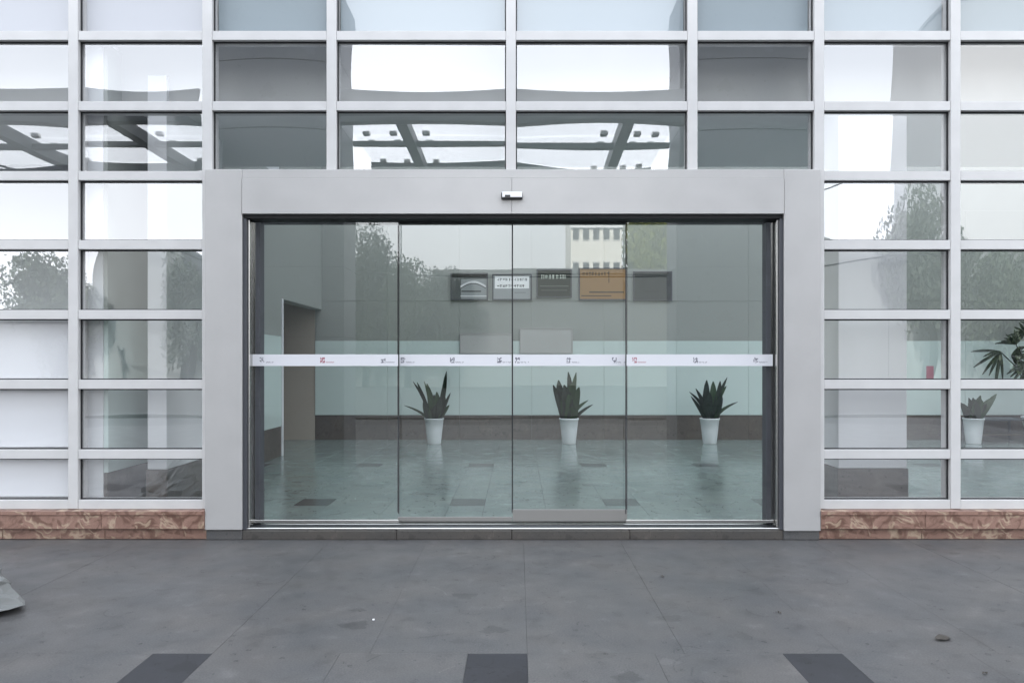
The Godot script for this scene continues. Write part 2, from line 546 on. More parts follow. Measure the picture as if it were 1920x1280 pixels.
# ---------------------------------------------------------------- ground
func build_ground() -> void:
	put(big_plane(), "ground", M.asphalt, self, Vector3(0, -0.06, 60)).set_meta("kind", "structure")
	var pv := setting("pavement")
	bx(pv, "bedding", -11.0, 11.0, -0.058, -0.012, 0.0, 13.0, M.grout, 0.0)
	var xs := []
	for k in range(-5, 6):
		var c := -0.1 + 1.59 * k
		xs.append([c - 0.15, c + 0.15, true])
		xs.append([c + 0.15, c + 0.795, false])
		xs.append([c + 0.795, c + 1.44, false])
	var zs := [[0.0, 2.44, false], [2.44, 2.86, true], [2.86, 4.06, false], [4.06, 5.26, false], [5.26, 5.68, true], [5.68, 7.3, false], [7.3, 9.2, false], [9.2, 11.2, false]]
	for zr in zs:
		var cells := xs
		if not zr[2]:
			cells = []
			for k in range(-6, 6):
				var c := -0.1 + 1.59 * k
				cells.append([c + 0.15, c + 0.945, false])
				cells.append([c + 0.945, c + 1.74, false])
		for xr in cells:
			var dark: bool = zr[2] and xr[2]
			var m: Material = M.dark_paving if dark else M.paving1
			var t := rng.randf_range(-0.0008, 0.0008)
			bx(pv, "paving_slab", xr[0] + 0.0004, xr[1] - 0.0004, -0.04, t, zr[0] + 0.0004, zr[1] - 0.0004, m, 0.0008)
	var rd := setting("kerb")
	for k in 12:
		bx(rd, "kerb_stone", -12.0 + k * 2.0 + 0.003, -10.0 + k * 2.0 - 0.003, -0.058, 0.06, 13.05, 13.25, M.paving1, 0.012)

func big_plane() -> ArrayMesh:
	var st := SurfaceTool.new()
	st.begin(Mesh.PRIMITIVE_TRIANGLES)
	quad(st, Vector3(-300, 0, -300), Vector3(300, 0, -300), Vector3(300, 0, 300), Vector3(-300, 0, 300), Vector3.UP)
	return st.commit()

# ---------------------------------------------------------------- lobby
const ZB := -7.2
func build_lobby() -> void:
	var fl := setting("lobby_floor")
	bx(fl, "screed", -9.0, 12.0, 0.0, 0.062, -9.6, -0.35, M.grout, 0.0)
	var xs := []
	for k in range(-1, 8):
		var c := -2.01 + 1.52 * k
		xs.append([c - 0.17, c + 0.17, true])
		xs.append([c + 0.17, c + 0.76, false])
		xs.append([c + 0.76, c + 1.35, false])
	var zs := [[-1.02, -0.345, false], [-1.39, -1.02, true], [-2.5, -1.39, false], [-3.7, -2.5, false], [-4.07, -3.7, true], [-5.2, -4.07, false], [-6.3, -5.2, false], [-7.2, -6.3, false]]
	for zr in zs:
		for xr in xs:
			bx(fl, "floor_tile", xr[0] + 0.001, xr[1] - 0.001, 0.0625, 0.082, zr[0] + 0.001, zr[1] - 0.001, M.lobby_tile_dark if zr[2] and xr[2] else M.lobby_tile, 0.001)
	bx(fl, "side_floor", -9.0, -3.71, 0.0625, 0.081, -7.2, -0.345, M.lobby_tile, 0.0)
	# back wall: stone skirting course, pale glass panels, painted panels above
	var bw := setting("wall_back")
	bx(bw, "wall_core", -9.0, 12.0, 0.06, 6.0, ZB - 0.25, ZB - 0.03, M.wall_upper, 0.0)
	var x := -3.64
	while x < 11.9:
		var w := 1.30
		bx(bw, "skirting_slab", x + 0.001, x + w - 0.001, 0.082, 0.525, ZB - 0.03, ZB + 0.004, M.wainscot, 0.002)
		bx(bw, "glass_panel", x + 0.0015, x + w - 0.0015, 0.528, 1.86, ZB - 0.03, ZB + 0.012, M.glass_panel, 0.003)
		bx(bw, "wall_panel", x + 0.001, x + w - 0.001, 1.864, 2.57, ZB - 0.03, ZB + 0.004, M.wall_upper, 0.002)
		bx(bw, "wall_panel", x + 0.001, x + w - 0.001, 2.574, 4.2, ZB - 0.03, ZB + 0.002, M.wall_upper, 0.002)
		x += w
	bx(bw, "beige_panel", -6.0, -3.645, 0.082, 4.2, ZB - 0.03, ZB + 0.002, M.wall_beige, 0.0)
	# left partition with a wide opening at its far end
	var lw := setting("wall_left")
	var lx := -3.52
	bx(lw, "wall_core", lx - 0.2, lx - 0.02, 0.06, 6.0, -4.86, -0.16, M.wall_white, 0.0)
	var z := -0.17
	while z > -4.7:
		var z1: float = maxf(z - 1.18, -4.86)
		bx(lw, "skirting_slab", lx - 0.02, lx + 0.012, 0.082, 0.525, z1 + 0.001, z - 0.001, M.wainscot, 0.002)
		bx(lw, "glass_panel", lx - 0.02, lx + 0.018, 0.528, 1.86, z1 + 0.001, z - 0.001, M.glass_panel, 0.003)
		bx(lw, "wall_panel", lx - 0.02, lx + 0.012, 1.864, 4.2, z1 + 0.001, z - 0.001, M.wall_upper, 0.002)
		z -= 1.18
	bx(lw, "opening_trim", lx - 0.22, lx + 0.03, 0.082, 2.42, -4.92, -4.862, M.wall_white, 0.004)
	bx(lw, "lintel", lx - 0.2, lx + 0.0, 2.42, 6.0, ZB + 0.02, -4.862, M.wall_upper, 0.003)
	bx(lw, "corridor_wall", -6.1, -3.9, 0.06, 6.0, -4.86, -4.7, M.wall_beige, 0.0)
	bx(lw, "corridor_end", -6.1, -6.0, 0.06, 6.0, ZB, -4.86, M.wall_beige, 0.0)
	# piers beside the glass
	var pr := setting("pier")
	bx(pr, "pier_panel", 2.86, 3.47, 0.528, 4.0, -1.05, -0.43, M.wall_white, 0.004)
	bx(pr, "pier_skirting", 2.85, 3.48, 0.082, 0.526, -1.06, -0.42, M.wainscot, 0.003)
	var pl := setting("pier")
	bx(pl, "pier_panel", -3.26, -3.09, 0.528, 4.0, -1.6, -0.36, M.wall_white, 0.004)
	bx(pl, "pier_skirting", -3.27, -3.08, 0.082, 0.526, -1.61, -0.35, M.wainscot, 0.003)
	# room to the left: pale partition just inside, and its walls
	var rl := setting("wall_side_room")
	bx(rl, "wall_core", -9.0, -3.75, 0.06, 6.0, -3.4, -3.2, M.wall_white, 0.0)
	# enclosure
	var en := setting("ceiling")
	bx(en, "ceiling_slab", -9.2, 12.2, 6.0, 6.3, -2.6, 0.0, M.ceiling_white, 0.0)
	bx(en, "ceiling_slab", -9.2, -3.6, 6.0, 6.3, -7.2, -2.601, M.ceiling_white, 0.0)
	for k in 12:  # unseen rooflight, added to bring more daylight into the lobby
		var x0 := -3.6 + k * 1.3
		bx(en, "added_skylight_bar", x0, x0 + 0.08, 6.05, 6.2, -7.2, -2.602, M.frame_paint, 0.004)
		bx(en, "added_skylight_pane", x0 + 0.081, x0 + 1.299, 6.12, 6.126, -7.2, -2.602, M.clear_glass, 0.0)
	var dc := setting("dropped_ceiling")
	bx(dc, "ceiling_board", -9.0, 12.0, 3.78, 3.9, -2.5, -0.451, M.ceiling_white, 0.0)
	bx(dc, "bulkhead", -3.5, 12.0, 3.78, 6.0, -2.6, -2.501, M.ceiling_white, 0.0)
	bx(dc, "bulkhead", -9.0, 12.0, 3.72, 6.0, -0.45, -0.40, M.notice_grey, 0.0)
	var rear := setting("added_shade_block")  # unseen block added to shade the rooflight and paving from the sun
	bx(rear, "wall_core", -22.0, 24.0, 0.0, 13.2, -14.0, -7.46, M.render_grey, 0.0)
	var sw := setting("wall_right")
	bx(sw, "wall_core", 12.0, 12.2, 0.0, 6.0, -7.5, -0.2, M.wall_white, 0.0)
	var sl := setting("wall_far_left")
	bx(sl, "wall_core", -9.2, -9.0, 0.0, 6.0, -7.5, -0.2, M.wall_white, 0.0)

func picture(px0: float, px1: float, py0: float, py1: float, label: String, im: Image) -> void:
	var s := 13.4 / 1397.0
	var x0 := (px0 - 970) * s
	var x1 := (px1 - 970) * s
	var y0 := EYE + (680 - py1) * s
	var y1 := EYE + (680 - py0) * s
	var o := thing("wall_picture", Vector3((x0 + x1) / 2, y0, ZB + 0.004), label, "picture", "framed boards in a row high on the lobby's back wall")
	var w := x1 - x0
	var h := y1 - y0
	put(chamfered(Vector3(w - 0.02, h - 0.02, 0.02), 0.0), "backing", M.white_plastic, o, Vector3(0, h / 2, 0.011))
	put(ring_mesh(w, h, 0.022, 0.034), "frame", M.dark_steel, o, Vector3(0, h / 2, 0.019))
	im.generate_mipmaps()
	var m := mat("picture%s" % o.name, Color.WHITE, 0.3)
	m.albedo_texture = ImageTexture.create_from_image(im)
	put(sheet_mesh(w - 0.044, h - 0.044), "print", m, o, Vector3(0, h / 2, 0.024))

func glyphs(im: Image, x: int, y: int, n: int, s: int, c: Color, r: RandomNumberGenerator) -> void:
	for k in n:
		for q in 4:
			var dx := r.randi_range(0, s - 2)
			var dy := r.randi_range(0, s)
			if r.randf() < 0.5: im.fill_rect(Rect2i(x + k * (s + 3) + dx, y, 2, s + 3), c)
			else: im.fill_rect(Rect2i(x + k * (s + 3), y + dy, s, 2), c)

func build_pictures() -> void:
	var r := RandomNumberGenerator.new()
	r.seed = 5
	var im := Image.create(160, 112, false, Image.FORMAT_RGB8)
	im.fill(Color(0.34, 0.36, 0.36))
	im.fill_rect(Rect2i(0, 0, 160, 14), Color(0.16, 0.17, 0.17))
	im.fill_rect(Rect2i(42, 22, 118, 90), Color(0.58, 0.60, 0.60))
	for x in range(40, 156):
		var y := int(52 - 22 * sin((x - 40) / 116.0 * PI))
		im.fill_rect(Rect2i(x, y, 1, 10), Color(0.86, 0.87, 0.87))
		im.fill_rect(Rect2i(x, y + 10, 1, 4), Color(0.20, 0.21, 0.22))
	im.fill_rect(Rect2i(44, 74, 90, 6), Color(0.25, 0.26, 0.27))
	im.fill_rect(Rect2i(40, 96, 120, 5), Color(0.85, 0.86, 0.86))
	picture(845, 915, 512, 563, "framed grey photograph with pale curved streaks, leftmost of the wall boards", im)
	im = Image.create(160, 112, false, Image.FORMAT_RGB8)
	im.fill(Color(0.62, 0.64, 0.64))
	im.fill_rect(Rect2i(6, 4, 148, 58), Color(0.97, 0.98, 0.97))
	glyphs(im, 16, 14, 11, 9, Color(0.45, 0.47, 0.47), r)
	glyphs(im, 16, 44, 10, 9, Color(0.22, 0.23, 0.23), r)
	im.fill_rect(Rect2i(90, 80, 50, 3), Color(0.5, 0.5, 0.5))
	picture(923, 997, 514, 563, "framed board, white upper half with rows of small dark characters", im)
	im = Image.create(160, 112, false, Image.FORMAT_RGB8)
	im.fill(Color(0.11, 0.15, 0.12))
	glyphs(im, 16, 18, 7, 15, Color(0.85, 0.88, 0.83), r)
	im.fill_rect(Rect2i(10, 72, 140, 28), Color(0.07, 0.10, 0.08))
	im.fill_rect(Rect2i(10, 66, 140, 3), Color(0.40, 0.44, 0.40))
	im.fill_rect(Rect2i(16, 84, 128, 3), Color(0.36, 0.40, 0.36))
	picture(1006, 1072, 505, 558, "dark green framed board with pale handwritten characters", im)
	im = Image.create(200, 112, false, Image.FORMAT_RGB8)
	im.fill(Color(0.60, 0.47, 0.30))
	glyphs(im, 12, 12, 9, 10, Color(0.24, 0.20, 0.15), r)
	im.fill_rect(Rect2i(40, 84, 150, 5), Color(0.22, 0.18, 0.14))
	im.fill_rect(Rect2i(6, 98, 130, 4), Color(0.28, 0.22, 0.17))
	im.fill_rect(Rect2i(124, 8, 3, 44), Color(0.22, 0.18, 0.14))
	picture(1085, 1176, 502, 563, "tan brown framed board with dark marks along its top", im)
	im = Image.create(160, 112, false, Image.FORMAT_RGB8)
	im.fill(Color(0.24, 0.26, 0.26))
	im.fill_rect(Rect2i(46, 76, 62, 5), Color(0.22, 0.23, 0.24))
	picture(1187, 1260, 509, 564, "plain dark grey framed board, rightmost of the wall boards", im)
	# two pale notice boards lower on the wall
	for a in [[864.0, 960.0, 627.0, 661.0, "pale notice board on lobby wall above the strip, smaller of the two"], [976.0, 1072.0, 617.0, 661.0, "taller pale notice board on lobby wall under the dark green picture"]]:
		var s := 13.4 / 1397.0
		var o := thing("notice_board", Vector3(((a[0] + a[1]) / 2 - 970) * s, EYE + (680 - a[3]) * s, ZB + 0.013), a[4], "board", "notice boards on the lobby's back wall")
		var w: float = (a[1] - a[0]) * s
		var h: float = (a[3] - a[2]) * s
		put(chamfered(Vector3(w, h, 0.025), 0.003), "board", M.notice_grey, o, Vector3(0, h / 2, 0.0135))
		put(ring_mesh(w + 0.03, h + 0.03, 0.016, 0.03), "frame", M.aluminium, o, Vector3(0, h / 2, 0.017))

func pot(o: Node3D, r0: float, r1: float, h: float) -> void:
	put(lathe([[0.0, 0.001], [r0 * 0.97, 0.001], [r0, 0.008], [lerpf(r0, r1, 0.5), h * 0.5], [r1 * 0.99, h * 0.93], [r1 * 1.04, h * 0.94], [r1 * 1.05, h], [r1 * 0.97, h], [r1 * 0.93, h * 0.88]], 32), "pot", M.pot_white, o)
	put(lathe([[r1 * 0.945, h * 0.90], [r1 * 0.5, h * 0.915], [0.0, h * 0.92]], 20), "soil", M.soil, o)

# leaves as [sideways lean, towards lean, height, half width, bend]
func strap_plant(at: Vector3, label: String, leaves: Array) -> void:
	var o := thing("potted_plant", at, label, "plant", "strap-leaved plants in white pots along the lobby's back wall")
	pot(o, 0.115, 0.162, 0.44)
	var all := leaves.duplicate()
	for k in 12:   # the short inner leaves that fill the pot
		var a := rng.randf() * TAU
		all.append([cos(a) * rng.randf_range(0.04, 0.17), sin(a) * 0.14, rng.randf_range(0.28, 0.50), rng.randf_range(0.04, 0.062), rng.randf_range(0.0, 0.25)])
	for L in all:
		var wob := rng.randf_range(-0.05, 0.05)
		var st := SurfaceTool.new()
		st.begin(Mesh.PRIMITIVE_TRIANGLES)
		var pts := []
		var half := []
		for k in 9:
			var t := k / 8.0
			pts.append(Vector3(signf(L[0]) * 0.05 * minf(1, absf(L[0]) * 8) + L[0] * 0.82 * (t * 0.55 + t * t * 0.45 * (1 + L[4])) + wob * sin(t * 3.0), 0.37 + L[2] * (t - L[4] * t * t * 0.35), L[1] * t))
			half.append(L[3] * 1.3 * pow(maxf(0.02, sin(PI * clampf(0.24 + t * 0.76, 0, 1))), 0.55))
		blade(st, pts, half, Vector3(1, 0, rng.randf_range(-0.5, 0.5)).normalized() if absf(L[0]) < 0.2 else Vector3(L[2], -L[0], 0.5).normalized(), 0.22)
		put(st.commit(), "leaf", M.leaf_dark if rng.randf() < 0.6 else M.leaf_green, o)

# fans as [hub, first finger's angle, last finger's angle, length]
func palm(at: Vector3) -> void:
	var o := thing("potted_palm", at, "tall fan-leaved palm reaching in from the right edge behind the far pane", "plant")
	pot(o, 0.155, 0.23, 0.46)
	var r := RandomNumberGenerator.new()
	r.seed = 42
	for f in [[Vector3(-0.70, 1.57, 0.1), 172.0, 275.0, 0.44], [Vector3(-0.44, 1.70, 0.1), 55.0, 165.0, 0.30], [Vector3(-0.30, 1.36, 0.2), 175.0, 262.0, 0.36], [Vector3(-0.20, 1.86, 0.0), 40.0, 170.0, 0.34], [Vector3(-0.38, 1.50, -0.1), -60.0, 60.0, 0.34],
			[Vector3(0.25, 1.75, 0.1), 0.0, 120.0, 0.4], [Vector3(0.45, 1.45, 0.0), -70.0, 50.0, 0.4], [Vector3(0.05, 1.95, -0.1), 30.0, 150.0, 0.4], [Vector3(-0.15, 1.55, 0.15), 90.0, 230.0, 0.32]]:
		var a := Vector3(r.randf_range(-0.06, 0.06), 0.4, r.randf_range(-0.06, 0.06))
		var b: Vector3 = f[0]
		var mid := Vector3(lerpf(a.x, b.x, 0.3), lerpf(a.y, b.y, 0.65), lerpf(a.z, b.z, 0.5))
		var st := SurfaceTool.new()
		st.begin(Mesh.PRIMITIVE_TRIANGLES)
		tube(st, [a, mid, b], [0.014, 0.011, 0.007])
		var frond := put(st.commit(), "stem", M.leaf_dark, o)
		for k in 9:
			var ang := deg_to_rad(lerpf(f[1], f[2], k / 8.0) + r.randf_range(-4, 4))
			var dir := Vector3(cos(ang), sin(ang), r.randf_range(-0.3, 0.3)).normalized()
			var ln: float = f[3] * r.randf_range(0.8, 1.1)
			var pts := []
			var half := []
			for q in 6:
				var t := q / 5.0
				pts.append(b + dir * ln * t + Vector3(0, -0.07 * t * t, 0))
				half.append(0.026 * pow(maxf(0.03, sin(PI * (0.10 + 0.86 * t))), 0.6))
			var ls := SurfaceTool.new()
			ls.begin(Mesh.PRIMITIVE_TRIANGLES)
			blade(ls, pts, half, dir.cross(Vector3(0, 0.35, 1).normalized()).normalized(), 0.3)
			put(ls.commit(), "leaflet", M.leaf_dark, frond)

func build_interior_things() -> void:
	var s := 12.75 / 1397.0
	var z := 6.2 - 12.75
	strap_plant(Vector3((814 - 970) * s, 0.083, z), "strap-leaved plant in a white pot, tall leaf leaning towards the door's middle", [
		[-0.36, 0.05, 0.72, 0.030, 0.1], [-0.26, 0.10, 0.72, 0.034, 0.15], [-0.10, 0.06, 0.66, 0.05, 0.0], [0.04, 0.10, 0.52, 0.055, 0.0], [-0.16, -0.05, 0.70, 0.022, 0.0],
		[0.20, 0.02, 0.84, 0.045, -0.1], [0.27, 0.08, 0.52, 0.036, 0.1], [-0.42, 0.05, 0.38, 0.026, 0.7], [0.24, 0.1, 0.32, 0.05, 0.2], [-0.05, 0.14, 0.46, 0.062, 0.0], [0.10, 0.14, 0.42, 0.06, 0.0], [-0.13, 0.12, 0.38, 0.06, 0.0]])
	strap_plant(Vector3((1067 - 970) * s, 0.083, z), "compact broad-leaved green plant in the middle white pot", [
		[-0.26, 0.10, 0.66, 0.060, 0.1], [-0.16, 0.12, 0.72, 0.07, 0.0], [-0.02, 0.10, 0.86, 0.05, 0.0], [0.10, 0.08, 0.82, 0.05, -0.1], [0.05, 0.14, 0.68, 0.085, 0.0], [-0.08, 0.15, 0.64, 0.085, 0.0],
		[0.14, 0.10, 0.60, 0.07, 0.0], [0.30, 0.05, 0.42, 0.034, 0.3], [0.38, 0.05, 0.34, 0.028, 0.3], [-0.02, 0.16, 0.48, 0.085, 0.0]])
	strap_plant(Vector3((1331 - 970) * s, 0.083, z), "bushy strap-leaved plant in the white pot by the door's right stile", [
		[-0.34, 0.06, 0.58, 0.030, 0.3], [-0.30, 0.10, 0.52, 0.030, 0.4], [-0.24, 0.10, 0.62, 0.036, 0.2], [-0.06, 0.10, 0.72, 0.055, 0.0], [0.02, 0.12, 0.70, 0.06, 0.0], [0.12, 0.12, 0.68, 0.05, -0.1],
		[0.30, 0.06, 0.74, 0.032, -0.1], [0.26, 0.10, 0.62, 0.045, 0.0], [0.42, 0.04, 0.42, 0.026, 0.5], [-0.02, 0.15, 0.50, 0.075, 0.0], [0.14, 0.15, 0.46, 0.07, 0.0], [0.30, 0.1, 0.34, 0.03, 0.4]])
	strap_plant(Vector3((1826 - 970) * s, 0.083, z), "low dark broad-leaved plant in the white pot beside the low table", [
		[0.24, 0.05, 0.42, 0.06, 0.1], [0.34, 0.08, 0.50, 0.05, 0.1], [-0.12, 0.1, 0.42, 0.07, 0.0], [-0.22, 0.05, 0.36, 0.06, 0.2], [0.05, 0.1, 0.46, 0.08, 0.0], [-0.05, 0.12, 0.40, 0.08, 0.0]])
	palm(Vector3((1950 - 970) * s, 0.083, z - 0.05))
	# low stand by the wall, right
	var t := thing("side_table", Vector3(8.35, 0.083, -6.85), "dark low table with slim legs beside the potted palm", "table")
	put(chamfered(Vector3(0.9, 0.03, 0.5), 0.004), "table_top", M.dark_steel, t, Vector3(0, 0.40, 0))
	for q in [[-1, -1], [1, -1], [1, 1], [-1, 1]]:
		put(chamfered(Vector3(0.035, 0.384, 0.035), 0.003), "leg", M.dark_steel, t, Vector3(q[0] * 0.41, 0.192, q[1] * 0.21))
	put(chamfered(Vector3(0.78, 0.02, 0.42), 0.003), "shelf", M.wood, t, Vector3(0, 0.14, 0))
	# pale display board standing behind the far left pane
	var b := thing("display_board", Vector3(-5.1, 0.082, -0.75), "large white standing board behind the glass near the left edge", "board")
	put(chamfered(Vector3(2.3, 1.72, 0.05), 0.006), "board", M.wall_white, b, Vector3(0, 0.96, 0))
	put(chamfered(Vector3(2.3, 0.02, 0.06), 0.003), "middle_rail", M.aluminium, b, Vector3(0, 0.50, 0))
	for q in [-1, 1]:
		put(chamfered(Vector3(0.05, 0.10, 0.5), 0.004), "foot", M.aluminium, b, Vector3(q * 1.05, 0.051, 0))
	# pink sheet pinned to the back wall
	var ps := thing("pink_sheet", Vector3(7.42, 1.17, ZB + 0.0125), "small pink paper sheet on the wall right of the white pier", "paper")
	put(chamfered(Vector3(0.13, 0.24, 0.004), 0.0), "sheet", M.pink, ps, Vector3(0, 0.12, 0.003))

# ---------------------------------------------------------------- outside: what the glass mirrors, and the sack
func pylon(x0: float, x1: float, label: String) -> void:
	var o := thing("entrance_pillar", Vector3((x0 + x1) / 2, 0, 3.75), label, "pillar", "grey clad pillars in front of the entrance")
	bx(o, "core", x0 + 0.03, x1 - 0.03, 0.0, 6.3, 3.43, 4.07, M.dark_steel, 0.0)
	var hs := [0.0, 0.9, 1.8, 2.72, 3.6, 4.5, 5.4, 6.3]
	for k in hs.size() - 1:
		bx(o, "cladding_panel", x0, x1, hs[k] + 0.004, hs[k + 1] - 0.004, 3.4, 3.428, M.cladding, 0.004)
		bx(o, "cladding_panel", x0, x1, hs[k] + 0.004, hs[k + 1] - 0.004, 4.072, 4.1, M.cladding, 0.004)
		for e in [x0, x1 - 0.026]:
			bx(o, "cladding_panel", e, e + 0.026, hs[k] + 0.004, hs[k + 1] - 0.004, 3.43, 4.07, M.cladding, 0.002)

func canopy(x0: float, x1: float, beams: Array, label: String) -> void:
	var h := 4.43
	var o := thing("glass_canopy", Vector3((x0 + x1) / 2, h, 4.2), label, "canopy", "glass canopies between the pillars")
	bx(o, "edge_beam", x0, x1, h, h + 0.14, 2.96, 3.10, M.dark_steel, 0.005)
	bx(o, "upstand", x0, x1, h + 0.141, h + 0.46, 2.97, 3.02, M.canopy_grey, 0.004)
	bx(o, "edge_beam", x0, x1, h + 0.02, h + 0.14, 5.25, 5.37, M.dark_steel, 0.005)
	bx(o, "middle_bar", x0, x1, h + 0.01, h + 0.07, 3.98, 4.06, M.dark_steel, 0.004)
	var xs := [x0]
	xs.append_array(beams)
	xs.append(x1)
	for b in beams:
		bx(o, "cross_beam", b - 0.07, b + 0.07, h - 0.01, h + 0.13, 3.102, 5.248, M.dark_steel, 0.004)
	for k in xs.size() - 1:
		for zr in [[3.12, 3.97], [4.07, 5.24]]:
			bx(o, "glass_sheet", xs[k] + 0.02, xs[k + 1] - 0.02, h + 0.145, h + 0.157, zr[0], zr[1], M.clear_glass, 0.0)
			for e in [xs[k] + 0.22, xs[k + 1] - 0.22]:
				for zz in [zr[0] + 0.14, zr[1] - 0.14]:
					bx(o, "spider_fitting", e - 0.05, e + 0.05, h + 0.09, h + 0.144, zz - 0.04, zz + 0.04, M.steel_bright, 0.012)

func leaf_cloud(sd: int, rx: float, ry: float, count: int, leaf: float) -> ArrayMesh:
	var r := RandomNumberGenerator.new()
	r.seed = sd
	var lobes := []
	for k in 26:
		var v := Vector3(r.randfn(), r.randfn() * 0.8, r.randfn()).normalized() * r.randf_range(0.25, 0.8)
		lobes.append([Vector3(v.x * rx, v.y * ry, v.z * rx), r.randf_range(0.25, 0.48)])
	var st := SurfaceTool.new()
	st.begin(Mesh.PRIMITIVE_TRIANGLES)
	for k in count:
		var L: Array = lobes[r.randi() % lobes.size()]
		var d: Vector3 = Vector3(r.randfn(), r.randfn(), r.randfn()).normalized() * pow(r.randf(), 0.4) * L[1]
		var p: Vector3 = L[0] + Vector3(d.x * rx, d.y * ry, d.z * rx)
		var u := Vector3(r.randfn(), r.randfn(), r.randfn()).normalized()
		var v := u.cross(Vector3(r.randfn(), r.randfn(), r.randfn())).normalized()
		var n := u.cross(v)
		var s := leaf * r.randf_range(0.6, 1.3)
		quad(st, p - u * s, p - v * s * 0.5, p + u * s, p + v * s * 0.5, n)
	return st.commit()

var tree_meshes := []
func tree(at: Vector3, height: float, spread: float, kind: int, label: String) -> void:
	var o := thing("street_tree", at, label, "tree", "trees across the road")
	var st := SurfaceTool.new()
	st.begin(Mesh.PRIMITIVE_TRIANGLES)
	var c := Vector3(0, height * 0.56, 0)
	tube(st, [Vector3(0, 0, 0), Vector3(0.05, height * 0.3, 0), c], [0.24, 0.18, 0.1], 8)
	for k in 5:
		var a := TAU * k / 5.0
		tube(st, [Vector3(0.04, height * (0.28 + 0.03 * k), 0), c + Vector3(cos(a) * spread * 0.6, height * 0.1, sin(a) * spread * 0.6)], [0.1, 0.03], 5)
	put(st.commit(), "trunk", M.bark, o)
	var cr := put(tree_meshes[rng.randi() % tree_meshes.size()], "crown", M["tree_leaf%d" % kind], o, c)
	cr.scale = Vector3(spread / 2.5, height * 0.47 / 2.5, spread / 2.5)
	cr.rotation.y = rng.randf() * TAU

func far_building(called: String, x0: float, x1: float, h: float, z: float, depth: float, m: Material, storeys: int, cols: int, label: String) -> Node3D:
	var o := thing(called, Vector3((x0 + x1) / 2, -0.06, z + depth / 2), label, "building")
	bx(o, "wall", x0, x1, -0.06, h, z, z + depth, m, 0.0)
	bx(o, "parapet", x0 - 0.1, x1 + 0.1, h, h + 0.35, z - 0.1, z + depth + 0.1, m, 0.02)
	var sh := h / storeys
	var cw := (x1 - x0) / maxi(cols, 1)
	for j in storeys:
		for i in cols:
			var wx := x0 + cw * (i + 0.5)
			var wy := sh * (j + 0.55)
			var f := bx(o, "window", wx - cw * 0.32, wx + cw * 0.32, wy - sh * 0.26, wy + sh * 0.26, z - 0.03, z + 0.02, M.render_grey if m == M.render_grey else M.frame_paint, 0.0)
			bx(f, "window_glass", wx - cw * 0.29, wx + cw * 0.29, wy - sh * 0.23, wy + sh * 0.23, z - 0.045, z - 0.031, M.window_dark, 0.0)
	return o

